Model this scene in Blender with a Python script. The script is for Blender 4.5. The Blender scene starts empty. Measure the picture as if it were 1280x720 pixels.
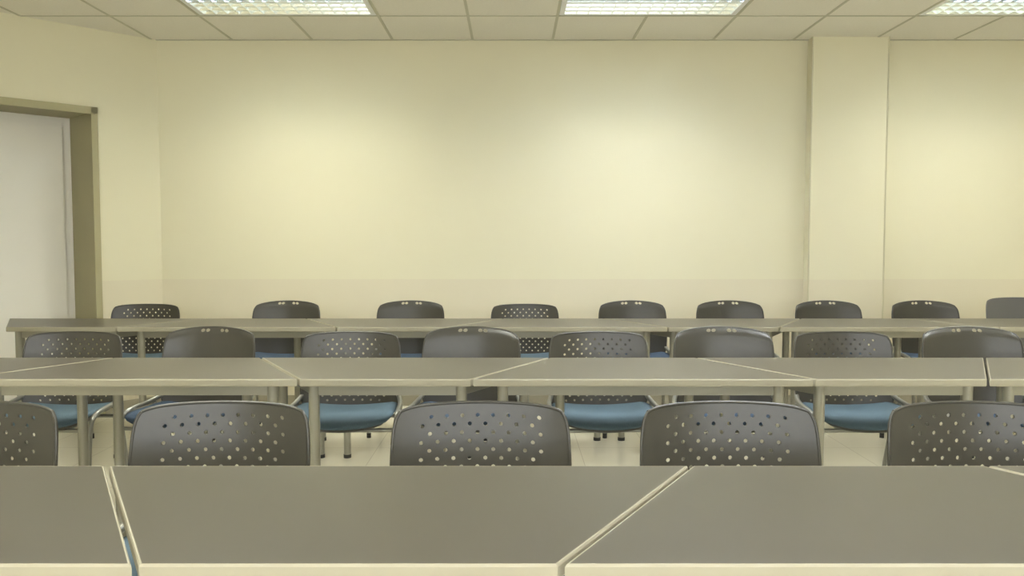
import bpy, math
from mathutils import Vector
scene=bpy.context.scene
scene.view_settings.view_transform='Standard'
scene.view_settings.look='None'
scene.view_settings.exposure=0.0
C=bpy.context.scene.collection

# ---------------- materials ----------------
def mat(name,col,rough=.5,metal=0,noise=0,nscale=8,bump=0,bscale=200,coat=0,emit=None,es=0):
    m=bpy.data.materials.new(name); m.use_nodes=True
    nt=m.node_tree; b=nt.nodes['Principled BSDF']
    b.inputs['Base Color'].default_value=(*col,1)
    b.inputs['Roughness'].default_value=rough
    b.inputs['Metallic'].default_value=metal
    b.inputs['Coat Weight'].default_value=coat
    if emit:
        b.inputs['Emission Color'].default_value=(*emit,1); b.inputs['Emission Strength'].default_value=es
    tc=nt.nodes.new('ShaderNodeTexCoord')
    if noise:
        n=nt.nodes.new('ShaderNodeTexNoise'); n.inputs['Scale'].default_value=nscale; n.inputs['Detail'].default_value=4
        nt.links.new(tc.outputs['Object'],n.inputs['Vector'])
        r=nt.nodes.new('ShaderNodeMix'); r.data_type='RGBA'
        r.inputs[6].default_value=tuple(c*(1-noise) for c in col)+(1,)
        r.inputs[7].default_value=tuple(min(1,c*(1+noise)) for c in col)+(1,)
        nt.links.new(n.outputs['Fac'],r.inputs[0]); nt.links.new(r.outputs[2],b.inputs['Base Color'])
    if bump:
        n=nt.nodes.new('ShaderNodeTexNoise'); n.inputs['Scale'].default_value=bscale
        nt.links.new(tc.outputs['Object'],n.inputs['Vector'])
        bp=nt.nodes.new('ShaderNodeBump'); bp.inputs['Strength'].default_value=bump; bp.inputs['Distance'].default_value=.002
        nt.links.new(n.outputs['Fac'],bp.inputs['Height']); nt.links.new(bp.outputs[0],b.inputs['Normal'])
    return m
def wall_mat():
    m=mat('wall_paint',(.70,.66,.40),.75,bump=.15,bscale=120)
    nt=m.node_tree; b=nt.nodes['Principled BSDF']
    g=nt.nodes.new('ShaderNodeNewGeometry'); s=nt.nodes.new('ShaderNodeSeparateXYZ')
    nt.links.new(g.outputs['Position'],s.inputs[0])
    c=nt.nodes.new('ShaderNodeMath'); c.operation='GREATER_THAN'; c.inputs[1].default_value=.95
    nt.links.new(s.outputs['Z'],c.inputs[0])
    x=nt.nodes.new('ShaderNodeMix'); x.data_type='RGBA'
    x.inputs[6].default_value=(.70,.645,.49,1); x.inputs[7].default_value=(.735,.695,.515,1)
    nt.links.new(c.outputs[0],x.inputs[0]); nt.links.new(x.outputs[2],b.inputs['Base Color'])
    r=nt.nodes.new('ShaderNodeMapRange'); r.inputs[3].default_value=.45; r.inputs[4].default_value=.75
    nt.links.new(c.outputs[0],r.inputs[0]); nt.links.new(r.outputs[0],b.inputs['Roughness'])
    return m
M_wall=wall_mat()
M_ceil=mat('ceiling_tile',(.80,.77,.69),.9,noise=.05,nscale=60,bump=.5,bscale=300)
M_tbar=mat('ceiling_tbar',(.50,.48,.38),.5)
M_top=mat('table_laminate',(.078,.070,.055),.33,noise=.05,nscale=5,bump=.05,bscale=500)
M_band=mat('table_edge_band',(.33,.305,.23),.5)
M_edgeshade=mat('edge_shading_strip',(.58,.54,.38),.5)  # colour stands in for the shading difference at the pilaster edges
M_tube=mat('painted_steel_tube',(.30,.29,.24),.35,metal=.35)
M_ctube=mat('chair_steel_tube',(.30,.30,.27),.3,metal=.6)
M_plastic=mat('dark_grey_plastic',(.046,.043,.035),.30,noise=.08,nscale=30)
M_plastic2=mat('grey_plastic',(.12,.12,.12),.4)
M_black=mat('black_rubber',(.02,.02,.02),.6)
M_fab=mat('teal_fabric',(.085,.135,.175),.85,noise=.2,nscale=250,bump=.4,bscale=600)
M_fab2=mat('navy_fabric',(.04,.07,.12),.85,noise=.2,nscale=250,bump=.4,bscale=600)
M_door=mat('door_paint',(.93,.90,.83),.45)
M_frame=mat('door_frame_olive',(.38,.35,.21),.5)
M_alu=mat('louvre_aluminium',(.80,.87,.95),.12,metal=1)
M_house=mat('fixture_white',(.85,.86,.86),.4)
M_em=mat('fluorescent_tube',(1,1,1),.5,emit=(1,.98,.9),es=8)
M_steel=mat('brushed_steel',(.6,.6,.58),.3,metal=1)
M_winf=mat('window_frame_white',(.7,.7,.68),.4)

def floor_mat():
    m=mat('floor_tile',(.52,.50,.40),.18)
    nt=m.node_tree; b=nt.nodes['Principled BSDF']
    g=nt.nodes.new('ShaderNodeNewGeometry')
    br=nt.nodes.new('ShaderNodeTexBrick'); br.offset=0; br.inputs['Scale'].default_value=1
    br.inputs['Brick Width'].default_value=.4; br.inputs['Row Height'].default_value=.4
    br.inputs['Mortar Size'].default_value=.0025
    br.inputs['Color1'].default_value=(.70,.67,.55,1); br.inputs['Color2'].default_value=(.73,.70,.58,1)
    br.inputs['Mortar'].default_value=(.56,.53,.43,1)
    nt.links.new(g.outputs['Position'],br.inputs['Vector'])
    nt.links.new(br.outputs['Color'],b.inputs['Base Color'])
    return m
M_floor=floor_mat()

# ---------------- mesh builder ----------------
class MB:
    def __init__(s): s.v=[];s.f=[];s.m=[];s.sm=[];s.mats=[]
    def mi(s,m):
        if m not in s.mats: s.mats.append(m)
        return s.mats.index(m)
    def add(s,vs,fs,m,smooth=False):
        o=len(s.v); s.v+= [tuple(v) for v in vs]; k=s.mi(m)
        for f in fs: s.f.append(tuple(i+o for i in f)); s.m.append(k); s.sm.append(smooth)
    def box(s,x0,x1,y0,y1,z0,z1,m,fn=None):
        vs=[(x,y,z) for x in(x0,x1) for y in(y0,y1) for z in(z0,z1)]
        if fn: vs=[fn(*v) for v in vs]
        s.add(vs,[(0,1,3,2),(4,6,7,5),(0,4,5,1),(2,3,7,6),(0,2,6,4),(1,5,7,3)],m)
    def prism(s,poly,z0,z1,m):
        n=len(poly)
        vs=[(x,y,z0) for x,y in poly]+[(x,y,z1) for x,y in poly]
        fs=[tuple(range(n))[::-1],tuple(range(n,2*n))]+[(i,(i+1)%n,n+(i+1)%n,n+i) for i in range(n)]
        s.add(vs,fs,m)
    def tube(s,pts,r,m,seg=10,sub=1):
        P=[Vector(p) for p in pts]
        if sub>1:
            Q=[]
            n=len(P)
            for i in range(n-1):
                p0=P[max(i-1,0)];p1=P[i];p2=P[i+1];p3=P[min(i+2,n-1)]
                for k in range(sub):
                    t=k/sub
                    Q.append(.5*((2*p1)+(p2-p0)*t+(2*p0-5*p1+4*p2-p3)*t*t+(3*p1-p0-3*p2+p3)*t**3))
            Q.append(P[-1]); P=Q
        vs=[];fs=[];n=len(P); up=None
        for i,p in enumerate(P):
            d=(P[min(i+1,n-1)]-P[max(i-1,0)]).normalized()
            if up is None:
                up=Vector((1,0,0)) if abs(d.x)<.9 else Vector((0,1,0))
            a=(up-d*up.dot(d)).normalized(); b=d.cross(a); up=a
            for k in range(seg):
                t=2*math.pi*k/seg
                vs.append(p+a*math.cos(t)*r+b*math.sin(t)*r)
        for i in range(n-1):
            for k in range(seg):
                fs.append((i*seg+k,i*seg+(k+1)%seg,(i+1)*seg+(k+1)%seg,(i+1)*seg+k))
        s.add(vs,fs,m,True)
        s.add(vs[:seg],[tuple(range(seg))[::-1]],m); s.add(vs[-seg:],[tuple(range(seg))],m)
    def thick(s,vs,fs,off,m):
        n=len(vs)
        allv=list(vs)+[tuple(a+b for a,b in zip(v,off(v))) for v in vs]
        ed={}
        for f in fs:
            for i in range(len(f)): ed[(f[i],f[(i+1)%len(f)])]=1
        F=list(fs)+[tuple(i+n for i in f[::-1]) for f in fs]
        s.add(allv,F,m,True)
        side=[(b,a,a+n,b+n) for (a,b) in ed if (b,a) not in ed]
        s.add(allv,side,m,False)
    def mesh(s,name):
        import bmesh
        me=bpy.data.meshes.new(name); me.from_pydata(s.v,[],s.f)
        for m in s.mats: me.materials.append(m)
        me.polygons.foreach_set('material_index',s.m); me.polygons.foreach_set('use_smooth',s.sm)
        me.update()
        b=bmesh.new(); b.from_mesh(me)
        bmesh.ops.recalc_face_normals(b,faces=b.faces); b.to_mesh(me); b.free()
        return me
def obj(name,me,loc=(0,0,0),rz=0,parent=None):
    o=bpy.data.objects.new(name,me); C.objects.link(o); o.location=loc; o.rotation_euler=(0,0,rz)
    if parent: o.parent=parent
    return o

# ---------------- room ----------------
HC=2.70; YB=6.06; XR=4.8; XL=-5.0; YF=-3.0
S0=(-2.60,6.06); L=(-.695,-.719); N=(-.719,.695)
def P(s,n,z): return (S0[0]+L[0]*s+N[0]*n, S0[1]+L[1]*s+N[1]*n, z)
LEN=3.453
PX0,PX1=2.165,2.715
b=MB(); b.box(XL-.8,XR+.2,YF-.2,YB+.6,-.1,0,M_floor); obj('floor',b.mesh('floor'))
b=MB(); b.box(-2.60,XR,YB,YB+.15,0,HC,M_wall); obj('wall_back',b.mesh('wall_back'))
b=MB(); b.box(PX0,PX1,YB-.10,YB,0,HC,M_wall)
for x in (PX0,PX1): b.tube([(x,YB-.10,.08),(x,YB-.10,HC)],.006,M_edgeshade,seg=8)  # thin strips added to make the pilaster edges show, in place of shading
obj('wall_pilaster',b.mesh('wall_pilaster'))
b=MB(); b.box(XR,XR+.15,YF,YB+.15,0,HC,M_wall); obj('wall_right',b.mesh('wall_right'))
b=MB(); b.box(XL-.15,XL,YF,3.58,0,HC,M_wall); obj('wall_left',b.mesh('wall_left'))
# wall behind the camera with a strip window
WX0,WX1,WZ0,WZ1=-3.2,3.2,.95,2.25
b=MB()
b.box(XL-.15,WX0,YF-.15,YF,0,HC,M_wall); b.box(WX1,XR+.15,YF-.15,YF,0,HC,M_wall)
b.box(WX0,WX1,YF-.15,YF,0,WZ0,M_wall); b.box(WX0,WX1,YF-.15,YF,WZ1,HC,M_wall)
obj('wall_front',b.mesh('wall_front'))
win=bpy.data.objects.new('window_1',None); C.objects.link(win)
b=MB()
for k in range(5):
    x=WX0+(WX1-WX0)*k/4
    b.box(x-.03 if k else x,x+.03 if k<4 else x,YF-.10,YF-.04,WZ0,WZ1,M_winf)
b.box(WX0,WX1,YF-.10,YF-.04,WZ0,WZ0+.05,M_winf); b.box(WX0,WX1,YF-.10,YF-.04,WZ1-.05,WZ1,M_winf)
obj('frame',b.mesh('window_frame'),parent=win)
ld=bpy.data.lights.new('daylight','AREA'); ld.shape='RECTANGLE'; ld.size=6.3; ld.size_y=1.3; ld.energy=165; ld.color=(.95,.98,1.0)
lo=bpy.data.objects.new('daylight',ld); C.objects.link(lo); lo.location=(0,YF-.16,(WZ0+WZ1)/2); lo.rotation_euler=(math.radians(90),0,0)
DA,DB,DH,DD=.45,1.46,2.14,.45
b=MB()
b.box(0,DA,0,.12,0,HC,M_wall,P); b.box(DB,LEN,0,.12,0,HC,M_wall,P); b.box(DA,DB,0,.12,DH,HC,M_wall,P)
obj('wall_left_diagonal',b.mesh('wall_left_diagonal'))
door=bpy.data.objects.new('door_1',None); C.objects.link(door)
b=MB()
b.box(DA,DA+.012,-.012,DD,0,DH,M_frame,P); b.box(DB-.012,DB,-.012,DD,0,DH,M_frame,P)
b.box(DA,DB,-.012,DD,DH-.012,DH,M_frame,P)
b.box(DA-.02,DA+.022,-.02,-.001,0,DH+.02,M_frame,P); b.box(DB-.022,DB+.02,-.02,-.001,0,DH+.02,M_frame,P)
b.box(DA-.02,DB+.02,-.02,-.001,DH-.03,DH+.02,M_frame,P)
obj('frame',b.mesh('door_frame'),parent=door)
b=MB()
z1=DH-.05
b.box(DA+.013,DB-.013,DD-.01,DD+.05,0,DH-.012,M_door,P)
b.box(DA+.075,DB-.075,DD-.035,DD-.01,.008,z1-.03,M_door,P)
obj('leaf',b.mesh('door_leaf'),parent=door)
b=MB()
b.tube([P(DB-.13,DD-.03,1.05),P(DB-.13,DD-.08,1.05),P(DB-.16,DD-.085,1.05),P(DB-.26,DD-.085,1.05)],.01,M_steel)
b.box(DB-.15,DB-.11,DD-.043,DD-.035,.95,1.13,M_steel,P)
obj('handle',b.mesh('door_handle'),parent=door)
b=MB(); b.box(-2.59,PX0,YB-.012,YB,0,.08,M_band); b.box(PX1,XR,YB-.012,YB,0,.08,M_band); b.box(PX0,PX1,YB-.112,YB-.1,0,.08,M_band)
obj('baseboard_back',b.mesh('baseboard_back'))
b=MB(); b.box(0.01,DA-.025,-.012,0,0,.08,M_band,P); b.box(DB+.025,LEN-.02,-.012,0,0,.08,M_band,P)
obj('baseboard_left',b.mesh('baseboard_left'))

# ceiling with T-bar grid and openings for the light fixtures
G=.585
gx=[XL-.8]+[.297+G*k for k in range(-9,8)]+[XR+.15]
gy=[YF-.15]+[5.42-G*k for k in range(14,-1,-1)]+[YB+.6]
fix_x=[.297+G*k for k in (-4,0,4,-8)]
fix_y=[5.42-G*k for k in (1,5,9,13)]
fixtures=[(x,y) for x in fix_x for y in fix_y if not (x<-4 and y>2.3)]
def infix(cx,cy):
    return any(x<cx<x+2*G and y<cy<y+G for x,y in fixtures)
b=MB()
for i in range(len(gx)-1):
    for j in range(len(gy)-1):
        if infix((gx[i]+gx[i+1])/2,(gy[j]+gy[j+1])/2): continue
        b.box(gx[i],gx[i+1],gy[j],gy[j+1],HC,HC+.02,M_ceil)
obj('ceiling',b.mesh('ceiling'))
b=MB()
for x in gx[1:-1]:
    segs=[];y0=YF
    cuts=sorted([(fy,fy+G) for fx,fy in fixtures if fx+.1<x<fx+2*G-.1])
    for a,c in cuts: segs.append((y0,a)); y0=c
    segs.append((y0,YB))
    ym=6.06-(-2.6-x)*.719/.695 if x<-2.6 else YB
    for a,c in segs:
        if a<min(c,ym): b.box(x-.009,x+.009,a,min(c,ym),HC-.003,HC,M_tbar)
for y in gy[1:-1]:
    xl=XL if y<3.58 else -2.6-(6.06-y)*.695/.719
    b.box(xl,XR,y-.009,y+.009,HC-.0032,HC-.0002,M_tbar)
b.box(-2.6,XR,YB-.02,YB,HC-.004,HC,M_tbar)
obj('trim_ceiling_grid',b.mesh('trim_ceiling_grid'))

# louvred fixtures
FW=2*G
def mk_housing():
    b=MB()
    w,d,h=FW,G,.10
    b.box(0.012,w-.012,.012,d-.012,h,h+.01,M_house)
    b.box(0.012,.042,.012,d-.012,0,h,M_house); b.box(w-.042,w-.012,.012,d-.012,0,h,M_house)
    b.box(.042,w-.042,.012,.032,0,h,M_house); b.box(.042,w-.042,d-.032,d-.012,0,h,M_house)
    return b.mesh('fixture_housing')
def mk_louvre():
    b=MB()
    nx,ny=14,6
    x0,x1,y0,y1=.043,FW-.043,.033,G-.033
    for j in range(0,ny+1):
        y=y0+(y1-y0)*j/ny; wd=.013; e=.001 if j!=ny//2 else .006
        vs=[(x0,y-wd,.046),(x0,y+wd,.046),(x0,y+e,.0),(x0,y-e,0),(x1,y-wd,.046),(x1,y+wd,.046),(x1,y+e,.0),(x1,y-e,0)]
        b.add(vs,[(0,1,2,3),(7,6,5,4),(0,4,5,1),(1,5,6,2),(2,6,7,3),(3,7,4,0)],M_alu)
    for i in range(nx+1):
        x=x0+(x1-x0)*i/nx
        vs=[(x-.005,y0,.038),(x+.005,y0,.038),(x+.0012,y0,.001),(x-.0012,y0,.001),(x-.005,y1,.038),(x+.005,y1,.038),(x+.0012,y1,.001),(x-.0012,y1,.001)]
        b.add(vs,[(0,1,2,3),(7,6,5,4),(0,4,5,1),(1,5,6,2),(2,6,7,3),(3,7,4,0)],M_alu)
    return b.mesh('fixture_louvre')
def mk_tubes():
    b=MB()
    for k in range(4):
        y=.1+.128*k
        b.tube([(.05,y,.08),(FW-.05,y,.08)],.013,M_em,seg=8)
    return b.mesh('fixture_tubes')
Hs,Lv,Tb=mk_housing(),mk_louvre(),mk_tubes()
for (x,y) in fixtures:
    e=bpy.data.objects.new('ceiling_light_fixture',None); C.objects.link(e); e.location=(x,y,HC)
    obj('housing',Hs,parent=e); obj('louvre',Lv,parent=e); obj('tubes',Tb,parent=e)
    ld=bpy.data.lights.new('lamp','AREA'); ld.shape='RECTANGLE'; ld.size=1.06; ld.size_y=.5
    ld.energy={True:(42 if x<0 else 44 if x<1 else 34),False:54}[y>4]
    ld.color=(1,.95,.77) if x<0 else (1,.995,.97) if x<1 else (1,.965,.84)
    lo=bpy.data.objects.new('lamp',ld); C.objects.link(lo); lo.parent=e; lo.location=(G,G/2,.060)

# ---------------- tables ----------------
def mk_table(long_back):
    b=MB(); A,B_,D=.61,.305,.53
    sg=1 if long_back else -1
    poly=[(-B_,-D/2*sg),(B_,-D/2*sg),(A,D/2*sg),(-A,D/2*sg)]
    def inset(poly,t):
        n=len(poly);out=[]
        for i in range(n):
            p0=Vector(poly[i-1]);p1=Vector(poly[i]);p2=Vector(poly[(i+1)%n])
            d1=(p1-p0).normalized();d2=(p2-p1).normalized()
            n1=Vector((-d1.y,d1.x));n2=Vector((-d2.y,d2.x))
            m=(n1+n2); m=m/(1+n1.dot(n2))
            out.append(tuple(p1+m*t))
        return out
    ar=sum(poly[i-1][0]*poly[i][1]-poly[i][0]*poly[i-1][1] for i in range(4))
    if ar<0: poly=poly[::-1]
    outer=inset(poly,.0015); in1=inset(poly,.006)
    Z=.75
    lv=[[(x,y,Z-.026) for x,y in inset(poly,.004)],[(x,y,Z-.022) for x,y in outer],[(x,y,Z-.004) for x,y in outer],[(x,y,Z) for x,y in inset(poly,.0035)],[(x,y,Z) for x,y in in1]]
    vs=sum(lv,[]); fs=[(k*4+i,k*4+(i+1)%4,(k+1)*4+(i+1)%4,(k+1)*4+i) for k in range(4) for i in range(4)]
    b.add(vs,fs+[(3,2,1,0)],M_band)
    b.add(lv[4],[(0,1,2,3)],M_top)
    r=inset(poly,.055); r2=inset(poly,.080)
    for i in range(4):
        j=(i+1)%4
        b.prism([r[i],r[j],r2[j],r2[i]],Z-.066,Z-.027,M_tube)
    lg=inset(poly,.062)
    for x,y in lg:
        b.tube([(x,y,.012),(x,y,Z-.027)],.02,M_tube,seg=16)
        b.tube([(x,y,0),(x,y,.02)],.022,M_black,seg=16)
    return b.mesh('trapezoid_table_'+('a' if long_back else 'b'))
T=[mk_table(True),mk_table(False)]
def row(x0,ks,yback,sx=1.0):
    for k in ks:
        o=obj('trapezoid_table',T[k%2],(x0+.922*sx*k,yback-.265,0)); o.scale.x=sx
row(-.238,range(-2,3),1.690)
row(-.436,range(-3,5),3.309,.962)
row(-2.51,range(0,7),5.047)

# ---------------- chairs ----------------
def sq(u,v,a=.0588,n=8):
    return u*(1-a*v**n), v*(1-a*u**n)
def mk_chair(kind):
    b=MB()
    fab=M_fab if kind=='perf' else M_fab2
    pl=M_plastic2 if kind=='grey' else M_plastic
    W=.223; zc={'perf':.639,'solid':.645,'grey':.66}[kind]; Hh={'perf':.163,'solid':.166,'grey':.185}[kind]
    nx,nz=(22,16) if kind=='perf' else (18,14)
    V=[];idx={};F=[]
    def mp(u,v):
        x,z=sq(u,v)
        arch=.020 if kind=='solid' else .007
        zz=zc+z*Hh+arch*(1-u*u)*max(v,0)
        x*=1-.035*abs(v)**2
        y=-.045*x*x+.16*(zz-.47)-.012
        if kind=='solid' and v>.85: y+=.010*(v-.85)/.15
        return (x*W,y,zz)
    def gv(a,c):
        k=(a,c)
        if k not in idx:
            idx[k]=len(V); V.append(mp(a/nx-1,c/nz-1))
        return idx[k]
    for i in range(nx):
        for j in range(nz):
            a,c=2*i,2*j
            ring=[gv(a,c),gv(a+1,c),gv(a+2,c),gv(a+2,c+1),gv(a+2,c+2),gv(a+1,c+2),gv(a,c+2),gv(a,c+1)]
            u=(a+1)/nx-1; v=(c+1)/nz-1
            hole=False; rx,rz=.27,.255
            if kind=='perf':
                hole=(i+j)%2==0 and (abs(u)<.76 and abs(v)<.90 and (u*u*1.0+v*v*.5)<.95)
            if kind=='solid':
                hole=(j==nz-1 and i in(6,7,10,11)); rx,rz=.46,.30
            if not hole: F.append(tuple(ring)); continue
            cu,cv=a+1,c+1; hv=[]
            angs=[225,270,315,0,45,90,135,180]
            for k,t in enumerate(angs):
                t=math.radians(t)
                idxn=len(V); V.append(mp((cu+2*rx*math.cos(t))/nx-1,(cv+2*rz*math.sin(t))/nz-1)); hv.append(idxn)
            for k in range(8):
                F.append((ring[k],ring[(k+1)%8],hv[(k+1)%8],hv[k]))
    b.thick(V,F,lambda v:(0,.005,0),pl)
    rim=[]
    for k in range(2*nx): rim.append(mp(k/nx-1,1))
    for k in range(2*nz): rim.append(mp(1,1-k/nz))
    for k in range(2*nx): rim.append(mp(1-k/nx,-1))
    for k in range(2*nz): rim.append(mp(-1,-1+k/nz))
    rim=[(x,y+.0025,z) for x,y,z in rim]; rim.append(rim[0])
    b.tube(rim,.0045,pl,seg=6)
    # seat cushion + pan
    n=14; SZ=.035
    def seatgrid(zt,sc,m):
        V=[];F=[]
        for j in range(n+1):
            for i in range(n+1):
                u=2*i/n-1;v=2*j/n-1; x,y=sq(u,v,.111,4)
                V.append((x*.222*sc,-.185+y*.175*sc,zt(x,y)+SZ))
        for j in range(n):
            for i in range(n):
                a=j*(n+1)+i; F.append((a,a+1,a+n+2,a+n+1))
        return V,F
    def ztop(x,y): return .458+.018*x*x-.022*max(0,-y-.3)**2*2-.012*(max(abs(x),abs(y))**8)
    def zbot(x,y): return .425+.030*x*x-.03*max(0,-y-.3)**2
    Vt,F1=seatgrid(ztop,1,fab); Vb,_=seatgrid(zbot,.97,fab)
    nn=len(Vt)
    ed={}
    for f in F1:
        for i in range(4): ed[(f[i],f[(i+1)%4])]=1
    side=[(q,p,p+nn,q+nn) for (p,q) in ed if (q,p) not in ed]
    b.add(Vt+Vb,F1+[tuple(i+nn for i in f[::-1]) for f in F1]+side,fab,True)
    Vp,_=seatgrid(lambda x,y:zbot(x,y)-.001,.93,pl); Vq,_=seatgrid(lambda x,y:zbot(x,y)-.014,.88,pl)
    b.add(Vp+Vq,F1+[tuple(i+nn for i in f[::-1]) for f in F1]+side,pl,True)
    for s in(-1,1):
        b.tube([(s*.215,-.335,.01),(s*.224,-.33,.26),(s*.232,-.325,.43),(s*.234,-.30,.485),(s*.234,-.23,.505),(s*.230,-.11,.512),(s*.210,-.02,.54),(s*.180,.012,.59),(s*.172,.024,.66)],.0105,M_ctube,seg=8,sub=4)
        b.tube([(s*.215,.06,.01),(s*.216,.02,.22),(s*.222,-.045,.44),(s*.228,-.085,.505)],.0105,M_ctube,seg=8,sub=3)
        b.tube([(s*.215,-.335,0),(s*.215,-.335,.03)],.014,M_black,seg=8)
        b.tube([(s*.215,.06,0),(s*.215,.06,.03)],.014,M_black,seg=8)
    b.tube([(-.23,-.31,.435),(.23,-.31,.435)],.009,M_ctube,seg=8)
    b.tube([(-.222,-.045,.44),(.222,-.045,.44)],.009,M_ctube,seg=8)
    for s in(-1,1): b.tube([(s*.12,-.31,.435),(s*.12,-.045,.44)],.008,M_ctube,seg=8)
    return b.mesh('classroom_chair_'+kind)
CH={k:mk_chair(k) for k in('perf','solid','grey')}
def chair(k,x,y,rz=0): obj('classroom_chair',CH[k],(x,y,0),math.radians(rz))
p,s='perf','solid'
for k,x,r in [(p,-1.36,0),(p,-.73,0),(p,-.078,0),(p,.545,0),(p,1.165,-1)]: chair(k,x,2.03,r)
for k,x,r in [(s,-2.58,0),(p,-1.986,0),(s,-1.37,-9),(p,-.729,2),(s,-.184,-6),(p,.39,2),(s,.957,-4),(p,1.498,0),(s,2.083,-3)]: chair(k,x,3.68,r)
for k,x,r in [(p,-2.42,2),(s,-1.49,0),(s,-.67,-2),(p,.085,0),(s,.795,0),(s,1.44,0),(s,2.09,2),(s,2.73,0),('grey',3.34,6)]: chair(k,x,5.38,r)

# ---------------- camera ----------------
cd=bpy.data.cameras.new('camera'); cam=bpy.data.objects.new('camera',cd); C.objects.link(cam)
cam.location=(0,0,1.216); cam.rotation_euler=(math.radians(90-3.14),0,0)
cd.sensor_width=36; cd.lens=1020/1280*36; cd.clip_start=.05
scene.camera=cam
w=bpy.data.worlds.new('world'); scene.world=w; w.use_nodes=True
w.node_tree.nodes['Background'].inputs[0].default_value=(.8,.85,.9,1); w.node_tree.nodes['Background'].inputs[1].default_value=.3
